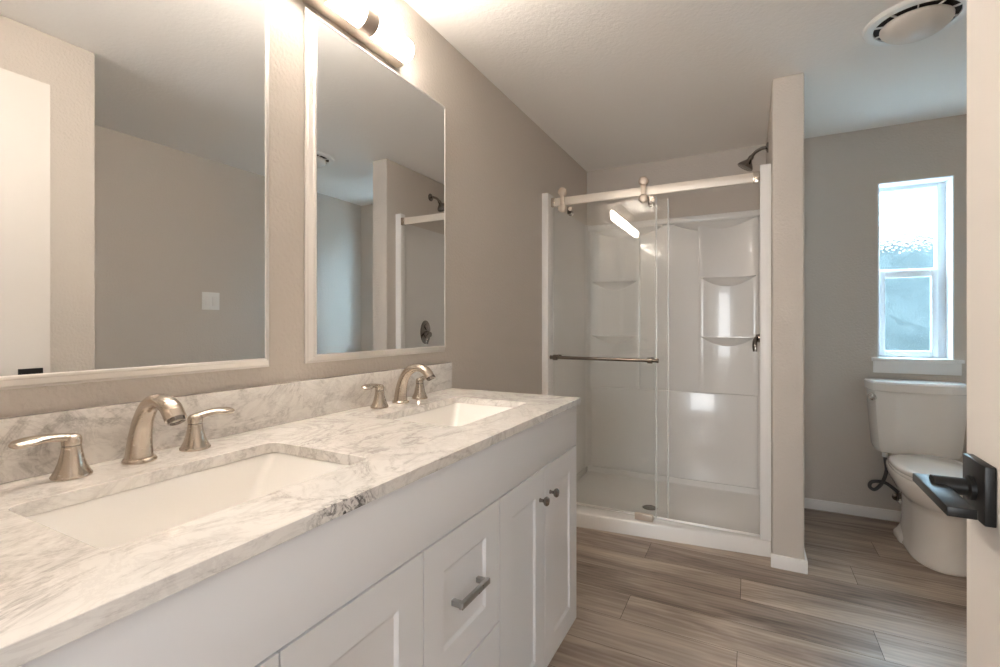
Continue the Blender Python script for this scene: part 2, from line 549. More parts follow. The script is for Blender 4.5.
# ------------------------------------------------------------------ window over the toilet
WY = YB + 0.12
win = bpy.data.objects.new('window_1', None); S.collection.objects.link(win)
win.location = (1.95, WY, WZ0); ORG['window_1'] = Vector(win.location); win['kind'] = 'structure'
bm = bmesh.new()
def frame(bm, x0, x1, z0, z1, y0, y1, wl, wr, wb, wt, bev=0.003):
    box(bm, x0, x0 + wl, y0, y1, z0, z1, bev=bev); box(bm, x1 - wr, x1, y0, y1, z0, z1, bev=bev)
    box(bm, x0 + wl, x1 - wr, y0, y1, z0, z0 + wb, bev=bev); box(bm, x0 + wl, x1 - wr, y0, y1, z1 - wt, z1, bev=bev)
frame(bm, WX0, WX1, WZ0, WZ1, WY - 0.005, WY + 0.05, 0.033, 0.044, 0.028, 0.030)
box(bm, WX0 + 0.033, WX1 - 0.044, WY + 0.012, WY + 0.04, 1.455, 1.487, bev=0.003)
fr = link('window_frame', bm, M['vinyl'], win)
bm = bmesh.new()
frame(bm, WX0 + 0.031, WX1 - 0.042, WZ0 + 0.004, 1.475, WY - 0.022, WY + 0.008, 0.025, 0.030, 0.036, 0.042)
sash = link('lower_sash', bm, M['vinyl'], win)
link('upper_pane', B(WX0 + 0.030, WX1 - 0.042, WY + 0.022, WY + 0.028, 1.482, WZ1 - 0.028), M['obscure'], win, smooth=0)
link('lower_pane', B(WX0 + 0.054, WX1 - 0.070, WY - 0.010, WY - 0.004, 0.993, 1.435), M['frosted'], win, smooth=0)
bm = bmesh.new()   # white lining of the opening
lt = 0.006
box(bm, WX0, WX0 + lt, YB, WY, WZ0, WZ1); box(bm, WX1 - lt, WX1, YB, WY, WZ0, WZ1); box(bm, WX0 + lt, WX1 - lt, YB, WY, WZ1 - lt, WZ1)
link('jamb_lining', bm, M['vinyl'], win, smooth=0)
bm = bmesh.new()
box(bm, WX0 - 0.03, WX1 + 0.036, YB - 0.030, WY, WZ0 - 0.02, WZ0, bev=0.003)
box(bm, WX0 - 0.022, WX1 + 0.028, YB - 0.014, YB, WZ0 - 0.088, WZ0 - 0.02, bev=0.003)
link('window_sill', bm, M['trim'], win)

# what lies outside the obscure glass
struct(link('ground', B(-6, 12, YB + 0.4, 30, -0.55, -0.5), M['bounce_ground'], smooth=0))
bm = bmesh.new()
rr = random.Random(3)
prof = [(8.15, -0.5 + 2.88 * k / 26) for k in range(27)] + [(8.25, 2.46), (8.6, 2.52), (9.2, 2.52), (9.6, 2.45), (9.8, 2.3), (9.8, 1.0), (9.8, -0.5)]
rings = []
for i in range(101):
    rings.append([Vector((-3 + 12 * i / 100 + rr.uniform(-0.05, 0.05), y + rr.uniform(-0.10, 0.10), z + rr.uniform(-0.07, 0.07))) for y, z in prof])
loft(bm, rings)
hd = link('hedge', bm, M['hedge'], smooth=80, origin=(3, 9, -0.5))
tag(hd, 'blurred green hedge seen through the frosted window glass', 'hedge')

# ------------------------------------------------------------------ door standing open at the right
hinge = Vector((1.347, 0.092, 0))
ang = math.radians(1.0)
DW, DT, DZ0, DZ1 = 0.758, 0.035, 0.012, 2.085
Rd = Matrix.Translation(hinge) @ Matrix.Rotation(-ang, 4, 'Z')   # local: y along the leaf, -x the face towards the vanity
def to_door(bm):
    bmesh.ops.transform(bm, matrix=Rd, verts=bm.verts); return bm
def panel_leaf(bm, y0, y1, z0, z1, xf, xb, holes, depth, inset=0.018):
    """a slab with recessed panels on its front (-x) face"""
    ys = sorted({y0, y1} | {h[0] for h in holes} | {h[1] for h in holes})
    zs = sorted({z0, z1} | {h[2] for h in holes} | {h[3] for h in holes})
    vf = {(y, z): bm.verts.new((xf, y, z)) for y in ys for z in zs}
    vb = {(y, z): bm.verts.new((xb, y, z)) for y in ys for z in zs}
    for a, b in zip(ys, ys[1:]):
        for c, d in zip(zs, zs[1:]):
            bm.faces.new((vb[a, c], vb[b, c], vb[b, d], vb[a, d]))
            h = [q for q in holes if abs(q[0] - a) < 1e-6 and abs(q[1] - b) < 1e-6 and abs(q[2] - c) < 1e-6 and abs(q[3] - d) < 1e-6]
            if not h:
                bm.faces.new((vf[a, d], vf[b, d], vf[b, c], vf[a, c]))
            else:
                i = inset; s = 1 if xb > xf else -1
                inner = [bm.verts.new((xf + s * depth, p, q)) for p, q in ((a + i, c + i), (b - i, c + i), (b - i, d - i), (a + i, d - i))]
                outer = [vf[a, c], vf[b, c], vf[b, d], vf[a, d]]
                for k in range(4):
                    bm.faces.new((outer[k], outer[(k + 1) % 4], inner[(k + 1) % 4], inner[k]))
                bm.faces.new(inner)
    for c, d in zip(zs, zs[1:]):
        for y in (y0, y1):
            bm.faces.new((vf[y, c], vb[y, c], vb[y, d], vf[y, d]))
    for a, b in zip(ys, ys[1:]):
        for z in (z0, z1):
            bm.faces.new((vf[a, z], vf[b, z], vb[b, z], vb[a, z]))
    return bm
door = bpy.data.objects.new('door_1', None); S.collection.objects.link(door)
door.location = hinge; ORG['door_1'] = hinge.copy(); door['kind'] = 'structure'
bm = panel_leaf(bmesh.new(), 0, DW, DZ0, DZ1, 0, DT, [(0.125, DW - 0.125, 0.25, 0.86), (0.125, DW - 0.125, 1.06, DZ1 - 0.125)], 0.009, 0.03)
link('door_leaf', to_door(bm), M['door'], door, smooth=25)
hy, hz0 = 0.699, 0.950          # rosette centre along the leaf, height
rose = link('door_handle', to_door(B(-0.011, -0.0003, hy - 0.035, hy + 0.035, hz0 - 0.035, hz0 + 0.035, bev=0.0015)), M['black'], door)
rose['label'] = 'black square rose and lever handle'
bm = bmesh.new(); lathe(bm, (-0.010, hy, hz0 ), (-1, 0, 0), [(0.0150, 0), (0.0150, 0.006), (0.0105, 0.008), (0.0105, 0.040)], n=24)
link('spindle_neck', to_door(bm), M['black'], rose)
link('lever', to_door(B(-0.062, -0.037, hy - 0.104, hy + 0.031, hz0 - 0.008, hz0 + 0.003, bev=0.0012)), M['black'], rose)
link('latch_plate', to_door(B(0.006, 0.029, DW, DW + 0.001, hz0 - 0.028, hz0 + 0.028)), M['black'], door)
# ------------------------------------------------------------------ vanity
XF, Y0, Y1 = 0.557, 0.121, 1.645
van = thing('vanity_cabinet', 'long white shaker vanity cabinet under the marble counter', 'cabinet', (0.28, 0.88, 0))
bm = bmesh.new()
zc = CT - 0.0225
box(bm, 0.003, XF - 0.021, Y0, Y0 + 0.018, 0.105, zc); box(bm, 0.003, XF - 0.021, Y1 - 0.018, Y1, 0.105, zc)
box(bm, 0.003, XF - 0.021, Y0 + 0.018, Y1 - 0.018, 0.105, 0.125); box(bm, 0.003, 0.012, Y0 + 0.018, Y1 - 0.018, 0.125, zc)
box(bm, 0.490, XF - 0.021, Y0 + 0.018, Y1 - 0.018, 0.125, zc)
link('body', bm, M['cabinet'], van)
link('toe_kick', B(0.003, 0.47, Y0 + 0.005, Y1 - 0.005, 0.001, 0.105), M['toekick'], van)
link('top_rail', B(XF - 0.02, XF, Y0, Y1, 0.7235, CT - 0.0225, bev=0.0012), M['cabinet'], van)
def shaker(name, y0, y1, z0, z1, fr):
    g = 0.0016
    bm = panel_leaf(bmesh.new(), y0 + g, y1 - g, z0 + g, z1 - g, XF, XF - 0.019, [(y0 + fr, y1 - fr, z0 + fr, z1 - fr)], 0.005, 0.008)
    return link(name, bm, M['cabinet'], van, smooth=25)
def knob(y, z, d):
    bm = bmesh.new()
    lathe(bm, (XF, y, z), (1, 0, 0), [(0.006, 0), (0.006, 0.002), (0.0045, 0.006), (0.005, 0.012), (0.011, 0.016), (0.0135, 0.020), (0.0135, 0.024), (0.010, 0.028), (0.004, 0.0295), (0.0, 0.03)], n=20)
    k = link('knob', bm, M['darkchrome'], d); return k
def pull(yc, z, d):
    bm = bmesh.new()
    box(bm, XF, XF + 0.026, yc - 0.056, yc - 0.045, z - 0.006, z + 0.006, bev=0.001)
    box(bm, XF, XF + 0.026, yc + 0.045, yc + 0.056, z - 0.006, z + 0.006, bev=0.001)
    box(bm, XF + 0.020, XF + 0.030, yc - 0.059, yc + 0.059, z - 0.0065, z + 0.0065, bev=0.0015)
    return link('bar_pull', bm, M['pull'], d)
for y0, y1, ky in ((Y0, 0.426, 0.386), (0.426, 0.739, 0.466), (1.050, 1.347, 1.307), (1.347, Y1, 1.387)):
    d = shaker('door', y0, y1, 0.105, 0.7215, 0.072)
    knob(ky, 0.634, d)
for z0, z1 in ((0.421, 0.7215), (0.105, 0.418)):
    d = shaker('drawer', 0.739, 1.050, z0, z1, 0.068)
    pull(0.890, (z0 + z1) / 2 + 0.003, d)

# counter slab with two cut-outs
sink_y = (0.497, 1.252)
SX0, SX1, SHY = 0.163, 0.447, 0.217
bm = bmesh.new()
def loop(pts):
    vs = [bm.verts.new(p) for p in pts]
    return [bm.edges.new((vs[i], vs[(i + 1) % len(vs)])) for i in range(len(vs))]
ed = loop(rrect(0.2855, 0.8785, 0.2845, 0.7785, 0.004, CT, n=2))
for sy in sink_y:
    ed += loop(rrect((SX0 + SX1) / 2, sy, (SX1 - SX0) / 2, SHY, 0.020, CT, n=6))
bmesh.ops.triangle_fill(bm, use_beauty=True, use_dissolve=False, edges=ed)
top_faces = list(bm.faces)
ret = bmesh.ops.extrude_face_region(bm, geom=top_faces)
bmesh.ops.translate(bm, verts=[v for v in ret['geom'] if isinstance(v, bmesh.types.BMVert)], vec=(0, 0, -0.022))
ctop = link('countertop', bm, M['marble'], smooth=30)
ctop.modifiers.new('eased_edge', 'BEVEL').width = 0.002
ctop.modifiers['eased_edge'].limit_method = 'ANGLE'
ctop.modifiers['eased_edge'].angle_limit = math.radians(60)
ctop.modifiers['eased_edge'].segments = 2
tag(ctop, 'long white marble counter slab with two sink cut-outs', 'countertop')
bs = link('backsplash', B(0.001, 0.0205, 0.10, 1.657, CT + 0.0004, CT + 0.105, bev=0.0015), M['marble'])
tag(bs, 'low marble backsplash strip along the wall under the mirrors', 'backsplash')

# basins
for sy, lab in zip(sink_y, ('white undermount sink in the marble counter, nearest the camera', 'white undermount sink at the counter end nearer the shower')):
    cx = (SX0 + SX1) / 2; hx = (SX1 - SX0) / 2
    t = thing('sink', lab, 'sink', (cx, sy, 0.72), 'undermount vanity sinks')
    bm = bmesh.new()
    zt = CT - 0.0225
    R_ = [(hx + 0.018, SHY + 0.018, 0.030, zt - 0.012), (hx + 0.018, SHY + 0.018, 0.030, zt),
          (hx + 0.002, SHY + 0.002, 0.020, zt), (hx - 0.001, SHY - 0.001, 0.020, zt - 0.003),
          (hx - 0.008, SHY - 0.030, 0.020, zt - 0.045), (hx - 0.018, SHY - 0.062, 0.022, zt - 0.092),
          (hx - 0.030, SHY - 0.080, 0.030, zt - 0.112), (hx - 0.050, SHY - 0.105, 0.035, zt - 0.124), (hx - 0.11, SHY - 0.17, 0.03, zt - 0.132)]
    rings = [rrect(cx, sy, a, b, r, z, n=7) for a, b, r, z in R_]
    outer = [rrect(cx, sy, a, b, r, z, n=7) for a, b, r, z in ((hx - 0.02, SHY - 0.07, 0.05, zt - 0.142), (hx + 0.002, SHY - 0.03, 0.05, zt - 0.08), (hx + 0.010, SHY + 0.002, 0.04, zt - 0.03))]
    loft(bm, outer + rings)
    link('basin', bm, M['basin'], t, smooth=50)
    bm = bmesh.new(); lathe(bm, (cx - 0.02, sy, zt - 0.1315), (0, 0, 1), [(0.030, 0), (0.030, 0.002), (0.024, 0.003), (0.022, 0.0015), (0.0, 0.001)], n=24)
    link('drain', bm, M['nickel'], t)

# faucets
def faucet(sy, label):
    bx = 0.072
    t = thing('faucet', label, 'faucet', (bx, sy, CT), 'widespread faucets')
    z = CT + 0.0004
    bm = bmesh.new()
    lathe(bm, (bx, sy, z), (0, 0, 1), [(0.0275, 0), (0.028, 0.003), (0.0262, 0.0065), (0.024, 0.008)], n=32, squash=1.0)
    link('spout_base', bm, M['nickel'], t)
    bm = bmesh.new()
    P = [(bx - 0.002, sy, z + 0.006), (bx + 0.001, sy, z + 0.040), (bx + 0.012, sy, z + 0.078), (bx + 0.036, sy, z + 0.109), (bx + 0.070, sy, z + 0.120), (bx + 0.101, sy, z + 0.112), (bx + 0.121, sy, z + 0.090)]
    Rr = [(0.0235, 0.022), (0.0200, 0.019), (0.0172, 0.0165), (0.0165, 0.0148), (0.0172, 0.0135), (0.0185, 0.0135), (0.0185, 0.0135)]
    sweep(bm, P, Rr, side=(0, 1, 0), n=24, k=8)
    sp = link('spout', bm, M['nickel'], t, smooth=60)
    bm = bmesh.new()
    lathe(bm, (bx + 0.1210, sy, z + 0.0905), (0.60, 0, -1), [(0.0140, -0.002), (0.0140, 0.006), (0.0115, 0.007), (0.010, 0.004), (0.0, 0.005)], n=24)
    link('aerator', bm, M['darkchrome'], sp)
    for s in (-1, 1):
        hyy = sy + s * 0.1035
        bm = bmesh.new()
        lathe(bm, (bx, hyy, z), (0, 0, 1), [(0.0280, 0), (0.0285, 0.003), (0.0265, 0.006), (0.0225, 0.014), (0.0182, 0.026), (0.0152, 0.040), (0.0137, 0.051), (0.0137, 0.0525)], n=32)
        h = link('handle', bm, M['nickel'], t, smooth=50)
        bm = bmesh.new(); lathe(bm, (bx, hyy, z + 0.0522), (0, 0, 1), [(0.0130, 0), (0.0130, 0.0022)], n=28)
        link('index_ring', bm, M['darkchrome'], h)
        bm = bmesh.new()
        lathe(bm, (bx, hyy, z + 0.0544), (0, 0, 1), [(0.0139, 0), (0.0142, 0.007), (0.0136, 0.012), (0.0105, 0.0165), (0.005, 0.0185), (0.0, 0.019)], n=28)
        sweep(bm, [(bx, hyy - s * 0.004, z + 0.064), (bx + 0.001, hyy + s * 0.014, z + 0.0690), (bx + 0.003, hyy + s * 0.036, z + 0.0725), (bx + 0.005, hyy + s * 0.056, z + 0.0715), (bx + 0.006, hyy + s * 0.074, z + 0.0700), (bx + 0.006, hyy + s * 0.081, z + 0.0698)],
              [(0.0105, 0.0085), (0.0095, 0.0065), (0.0105, 0.0055), (0.0145, 0.0058), (0.0120, 0.0048), (0.003, 0.0015)], side=(1, 0, -0.35), n=16, k=6)
        link('lever', bm, M['nickel'], h, smooth=60)
faucet(sink_y[0] - 0.002, 'brushed nickel two-handle faucet behind the sink nearest the camera')
faucet(sink_y[1] + 0.016, 'brushed nickel two-handle faucet behind the sink nearer the shower')

# mirrors
def wall_mirror(y0, y1, z0, z1, label):
    t = thing('wall_mirror', label, 'mirror', (0.001, (y0 + y1) / 2, z0), 'framed vanity mirrors')
    prof = [(0.0, 0.001), (0.0, 0.006), (0.0035, 0.0085), (0.006, 0.0125), (0.0165, 0.0195), (0.0180, 0.0225), (0.0225, 0.0250), (0.0245, 0.0240), (0.0248, 0.010)]   # (in from the edge, out from the wall)
    bm = bmesh.new()
    rings = []
    for i, x in prof:
        rings.append([Vector((x, y0 + i, z0 + i)), Vector((x, y1 - i, z0 + i)), Vector((x, y1 - i, z1 - i)), Vector((x, y0 + i, z1 - i))])
    loft(bm, rings + [rings[0]], cap0=False, cap1=False)
    bmesh.ops.remove_doubles(bm, verts=bm.verts, dist=1e-6)
    link('frame', bm, M['silver'], t, smooth=20)
    link('mirror_glass', B(0.012, 0.0225, y0 + 0.0242, y1 - 0.0242, z0 + 0.0242, z1 - 0.0242), M['mirror'], t, smooth=0)
MZ0, MZ1 = 1.042, 2.038
wall_mirror(0.135, 0.823, MZ0, MZ1, 'silver-framed wall mirror nearest the camera, reflecting the white door')
wall_mirror(0.936, 1.625, MZ0, MZ1, 'silver-framed wall mirror nearer the shower, reflecting the shower valve')

# vanity light
LX, LZ = 0.046, 2.094
vl = thing('vanity_light', 'brushed nickel bar light with glowing opal glass above the mirrors', 'light', (0, 0.865, LZ))
bm = bmesh.new()
pts = [(0.396, 2.060), (0.403, 2.053), (1.327, 2.053), (1.334, 2.060), (1.334, 2.129), (1.327, 2.136), (0.403, 2.136), (0.396, 2.129)]
loft(bm, [[Vector((x, y, z)) for y, z in pts] for x in (0.001, LX)])
link('housing', bm, M['satin'], vl, smooth=20)
def half_round(rings, n=18):
    bm = bmesh.new()
    loft(bm, [[Vector((LX + 0.0004 + r * math.cos(a), y, LZ + r * math.sin(a))) for a in [math.radians(-90 + 180 * k / n) for k in range(n + 1)]] for y, r in rings])
    return bm
starts = [0.426 + 0.181 * i for i in range(5)]
for i, y0 in enumerate(starts):
    ya, yb = (y0 if i else 0.402), (y0 + 0.126 if i < 4 else 1.328)
    link('glass_shade', half_round([(ya, 0.030), (ya + 0.002, 0.036), (ya + 0.008, 0.040), (yb - 0.008, 0.040), (yb - 0.002, 0.036), (yb, 0.030)]), M['opal'], vl, smooth=60)
for y0 in starts[:-1]:
    link('metal_band', half_round([(y0 + 0.1265, 0.038), (y0 + 0.127, 0.0412), (y0 + 0.180, 0.0412), (y0 + 0.1805, 0.038)]), M['satin'], vl, smooth=40)

# ------------------------------------------------------------------ shower
pan = thing('shower_pan', 'white acrylic shower base with a raised front curb', 'shower pan', (0.6, 3.1, 0))
def yc(x): return 2.602 + 0.098 * x        # the curb's front runs a touch out of square
bm = bmesh.new()
x0, x1 = 0.002, PX0 - 0.002
sec = []
for x in (x0, x1):
    f = yc(x)
    sec.append([Vector((x, f, 0.001)), Vector((x, f, 0.071)), Vector((x, f + 0.003, 0.077)), Vector((x, f + 0.010, 0.080)), Vector((x, 2.785, 0.082)), Vector((x, 2.795, 0.078)),
                Vector((x, 2.806, 0.048)), Vector((x, 2.825, 0.040)), Vector((x, 3.05, 0.032)), Vector((x, 3.50, 0.042)), Vector((x, 3.515, 0.050)), Vector((x, 3.520, 0.0875)), Vector((x, 3.557, 0.0875)), Vector((x, 3.557, 0.001))])
loft(bm, sec)
box(bm, 0.002, 0.020, 2.76, 3.557, 0.002, 0.0875, bev=0.002); box(bm, PX0 - 0.020, PX0 - 0.002, 2.81, 3.557, 0.002, 0.0875, bev=0.002)
link('pan', bm, M['acrylic'], pan, smooth=50)
bm = bmesh.new(); lathe(bm, (0.565, 3.02, 0.0325), (0, 0, 1), [(0.045, 0), (0.045, 0.002), (0.036, 0.004), (0.034, 0.002), (0.0, 0.002)], n=28)
link('drain', bm, M['darkchrome'], pan)

sur = thing('shower_surround', 'glossy white moulded shower surround with corner shelves', 'shower surround', (0.6, 3.5, 0.08))
ST = 1.895
YP = 3.535            # face of the back panel
def liner(z0, z1, t, yfront, rad):
    """a three-sided wall liner with round inside corners, t proud of the walls"""
    inner = [Vector((t, yfront, 0))]
    for k in range(9):
        a = math.radians(180 - 90 * k / 8)
        inner.append(Vector((t + rad + rad * math.cos(a), YP + 0.016 - t - rad + rad * math.sin(a), 0)))
    for k in range(9):
        a = math.radians(90 - 90 * k / 8)
        inner.append(Vector((PX0 - t - rad + rad * math.cos(a), YP + 0.016 - t - rad + rad * math.sin(a), 0)))
    inner.append(Vector((PX0 - t, yfront, 0)))
    outer = [Vector((PX0 - 0.001, yfront, 0)), Vector((PX0 - 0.001, 3.558, 0)), Vector((0.001, 3.558, 0)), Vector((0.001, yfront, 0))]
    bm = bmesh.new()
    vs = [bm.verts.new(p + Vector((0, 0, z0))) for p in inner + outer]
    es = [bm.edges.new((vs[k], vs[(k + 1) % len(vs)])) for k in range(len(vs))]
    bmesh.ops.triangle_fill(bm, edges=es, use_beauty=True)
    ret = bmesh.ops.extrude_face_region(bm, geom=list(bm.faces))
    bmesh.ops.translate(bm, verts=[v for v in ret['geom'] if isinstance(v, bmesh.types.BMVert)], vec=(0, 0, z1 - z0))
    return bm
link('wall_panel', liner(0.0885, ST, 0.016, 2.765, 0.075), M['acrylic'], sur, smooth=40)
bm = bmesh.new()
box(bm, 0.050, PX0 - 0.050, YP - 0.016, YP + 0.004, 0.0885, 0.690, bev=0.006, seg=3)
link('lower_apron', bm, M['acrylic'], sur)
def column(cx, hw):
    """a moulded column with a softly hollow face"""
    bm = bmesh.new()
    n = 16
    rings = []
    for z in (0.692, ST - 0.045):
        r = [Vector((cx - hw, YP + 0.003, z)), Vector((cx - hw, YP - 0.026, z))]
        for i in range(n + 1):
            s = -1 + 2 * i / n
            r.append(Vector((cx + s * (hw - 0.018), YP - 0.030 + 0.016 * (1 - s * s), z)))
        r += [Vector((cx + hw, YP - 0.026, z)), Vector((cx + hw, YP + 0.003, z))]
        rings.append(r)
    loft(bm, rings)
    return bm
def scoop(cx, hw, z, depth, drop, lip=0.006):
    """a ledge with a straight front lip, bowl-shaped beneath"""
    bm = bmesh.new()
    n, kk = 24, 8
    rings = []
    for i in range(n + 1):
        s = -1 + 2 * i / n
        c = max(1 - s * s, 0.0)
        yf = YP - 0.030 - depth * min(1.0, (1 - abs(s)) * 8)
        x = cx + s * hw
        r = [Vector((x, YP - 0.004, z)), Vector((x, yf, z)), Vector((x, yf, z - lip))]
        for k in range(1, kk + 1):
            t = k / kk
            yy = yf + (YP - 0.004 - yf) * t
            zz = z - lip - (drop * c + 0.001) * math.sin(t * math.pi / 2) ** 1.5
            r.append(Vector((x, yy, zz)))
        rings.append(r)
    loft(bm, rings)
    return bm
for cx, hw in ((0.975, 0.180), (0.225, 0.180)):
    c = link('column', column(cx, hw), M['acrylic'], sur, smooth=40)
    for z in (1.470, 1.072):
        link('shelf', scoop(cx, hw - 0.014, z, 0.030, 0.062), M['acrylic'], c, smooth=40)
bm = bmesh.new()
box(bm, 0.030, PX0 - 0.030, YP - 0.040, YP + 0.004, ST - 0.044, ST - 0.004, bev=0.006, seg=3)
tp = link('top_ledge', bm, M['acrylic'], sur)
for cx in (0.895, 0.305):
    link('cove', scoop(cx, 0.255, ST - 0.045, 0.018, 0.060), M['acrylic'], tp, smooth=40)

# white jambs and the threshold
struct(link('trim_1', B(0.0005, 0.040, 2.664, 2.760, 0.0825, 1.937, bev=0.003), M['trim']))
struct(link('trim_2', B(1.151, PX0 - 0.0005, 2.714, 2.764, 0.0825, 1.946, bev=0.003), M['trim']))
th = link('threshold_strip', B(0.041, 1.150, 2.742, 2.751, 0.0822, 0.0930, bev=0.001), M['silver'])
tag(th, 'thin metal threshold strip on top of the shower curb', 'threshold strip')

# rail
RY, RZ = 2.722, 1.888
rail = thing('shower_rail', 'brushed nickel rail across the top of the shower opening', 'rail', (0.6, RY, RZ))
link('bar', B(0.062, 1.124, RY - 0.007, RY + 0.007, RZ - 0.0235, RZ + 0.0235, bev=0.0015), M['rail'], rail)
for xa, xb in ((0.0405, 0.066), (1.120, 1.1505)):
    link('end_bracket', B(xa, xb, RY - 0.010, RY + 0.010, RZ - 0.0265, RZ + 0.0265, bev=0.002), M['nickel'], rail)

# fixed glass behind, sliding glass in front
fg = thing('fixed_glass_panel', 'clear fixed glass panel behind the sliding door, left half of the shower', 'glass panel', (0.38, 2.745, 0.095))
link('glass', B(0.041, 0.706, 2.7425, 2.7505, 0.094, 1.836), M['glass'], fg, smooth=0)
link('edge_seal', B(0.7065, 0.714, 2.741, 2.752, 0.094, 1.836, bev=0.001), M['seal'], fg)
for x in (0.15, 0.62):
    bm = bmesh.new(); lathe(bm, (x, 2.7295, 1.820), (0, 1, 0), [(0.012, 0), (0.012, 0.028), (0.016, 0.029), (0.016, 0.033)], n=20)
    box(bm, x - 0.012, x + 0.012, 2.7295, 2.735, 1.812, 1.856)
    link('clamp', bm, M['nickel'], fg, smooth=40)
gd = thing('sliding_glass_door', 'clear sliding glass shower door with towel bar, hung from rail rollers', 'shower door', (0.36, 2.704, 0.1))
GY = 2.7015
link('glass', B(0.056, 0.650, GY, GY + 0.008, 0.104, 1.846), M['glass'], gd, smooth=0)
link('edge_seal', B(0.6505, 0.658, GY - 0.001, GY + 0.009, 0.104, 1.846, bev=0.001), M['seal'], gd)
for x in (0.118, 0.588):
    r = link('roller', B(x - 0.0135, x + 0.0135, GY - 0.008, GY - 0.0005, 1.835, 1.940, bev=0.002), M['satin'], gd)
    bm = bmesh.new(); lathe(bm, (x, GY - 0.016, 1.9385), (0, 1, 0), [(0.0, 0), (0.016, 0.0), (0.022, 0.003), (0.0255, 0.006), (0.0255, 0.030), (0.022, 0.033), (0.0, 0.033)], n=28)
    link('wheel', bm, M['satin'], r, smooth=40)
    bm = bmesh.new(); lathe(bm, (x, GY - 0.016, 1.842), (0, 1, 0), [(0.0, 0), (0.016, 0.0), (0.022, 0.003), (0.0245, 0.006), (0.0245, 0.0155)], n=28)
    link('clamp_disc', bm, M['satin'], r, smooth=40)
    bm = bmesh.new(); lathe(bm, (x + 0.050, GY - 0.010, 1.832), (0, 1, 0), [(0.0, 0), (0.010, 0), (0.012, 0.002), (0.012, 0.0095)], n=20)
    link('stop_stud', bm, M['satin'], gd, smooth=40)
HZ, HY = 0.958, GY - 0.048
bm = bmesh.new(); lathe(bm, (0.058, HY, HZ), (1, 0, 0), [(0.009, 0), (0.0125, 0.002), (0.0125, 0.008), (0.0095, 0.010), (0.0095, 0.018), (0.016, 0.020), (0.016, 0.044), (0.0095, 0.046), (0.0095, 0.558), (0.016, 0.560), (0.016, 0.584), (0.0095, 0.586), (0.0095, 0.606), (0.0125, 0.608), (0.0125, 0.616), (0.009, 0.618)], n=20)
tb = link('towel_bar', bm, M['barmetal'], gd, smooth=40)
for x in (0.090, 0.630):
    bm = bmesh.new(); lathe(bm, (x, HY, HZ), (0, 1, 0), [(0.0145, -0.0115), (0.016, -0.008), (0.016, 0.010), (0.009, 0.013), (0.009, 0.038), (0.014, 0.040), (0.014, 0.0475)], n=20)
    link('post', bm, M['barmetal'], tb, smooth=40)
for x in (0.090, 0.630):
    bm = bmesh.new(); lathe(bm, (x, GY + 0.0085, HZ), (0, 1, 0), [(0.014, 0), (0.014, 0.006), (0.008, 0.008), (0.008, 0.014), (0.013, 0.017), (0.013, 0.024)], n=20)
    link('inner_knob', bm, M['barmetal'], gd, smooth=40)
bm = bmesh.new()
box(bm, 0.545, 0.640, GY - 0.024, GY - 0.003, 0.083, 0.118, bev=0.002)
box(bm, 0.545, 0.640, GY - 0.003, GY + 0.020, 0.083, 0.098, bev=0.002)
gu = link('door_guide', bm, M['satin'])
tag(gu, 'small nickel floor guide block on the curb under the sliding door', 'door guide')

# shower head
sh = thing('showerhead', 'dark nickel shower head on a curved arm above the surround', 'shower head', (PX0, 3.14, 2.165))
SY = 3.14
bm = bmesh.new(); lathe(bm, (PX0 - 0.0005, SY, 2.165), (-1, 0, 0), [(0.030, 0), (0.030, 0.004), (0.024, 0.010), (0.013, 0.013)], n=28)
link('flange', bm, M['darkchrome'], sh, smooth=40)
bm = bmesh.new(); sweep(bm, [(PX0 - 0.006, SY, 2.165), (PX0 - 0.035, SY, 2.162), (PX0 - 0.066, SY, 2.146), (PX0 - 0.088, SY, 2.120)], [0.0095] * 4, n=16)
link('arm', bm, M['darkchrome'], sh, smooth=60)
bm = bmesh.new(); lathe(bm, (PX0 - 0.084, SY, 2.126), (-0.62, 0, -1), [(0.013, 0), (0.015, 0.010), (0.013, 0.020), (0.020, 0.032), (0.036, 0.050), (0.044, 0.062), (0.045, 0.070), (0.040, 0.073), (0.0, 0.072)], n=32)
link('spray_head', bm, M['darkchrome'], sh, smooth=40)
# valve
sv = thing('shower_valve', 'dark nickel shower valve with oval plate and curved lever', 'shower valve', (PX0 - 0.016, 3.05, 1.09))
vx = PX0 - 0.0165
def oval(x, hy_, hz_, zc, n=40):
    return [Vector((x, 3.05 + hy_ * math.cos(2 * math.pi * i / n), zc + hz_ * math.sin(2 * math.pi * i / n))) for i in range(n)]
bm = bmesh.new(); loft(bm, [oval(vx, 0.064, 0.092, 1.092), oval(vx - 0.004, 0.064, 0.092, 1.092), oval(vx - 0.010, 0.052, 0.080, 1.092)])
link('plate', bm, M['darkchrome'], sv, smooth=40)
bm = bmesh.new(); lathe(bm, (vx - 0.009, 3.05, 1.075), (-1, 0, 0), [(0.030, 0), (0.027, 0.012), (0.022, 0.030), (0.020, 0.040), (0.0, 0.043)], n=28)
link('hub', bm, M['darkchrome'], sv, smooth=40)
bm = bmesh.new(); lathe(bm, (vx - 0.009, 3.05, 1.135), (-1, 0, 0), [(0.024, 0), (0.022, 0.010), (0.012, 0.014), (0.0, 0.015)], n=28)
link('diverter_knob', bm, M['darkchrome'], sv, smooth=40)
bm = bmesh.new(); sweep(bm, [(vx - 0.030, 3.05, 1.080), (vx - 0.044, 3.035, 1.076), (vx - 0.052, 3.012, 1.060), (vx - 0.054, 2.998, 1.032), (vx - 0.053, 2.995, 1.002)], [(0.013, 0.013), (0.013, 0.011), (0.013, 0.010), (0.013, 0.009), (0.011, 0.007)], n=14)
link('lever', bm, M['darkchrome'], sv, smooth=60)

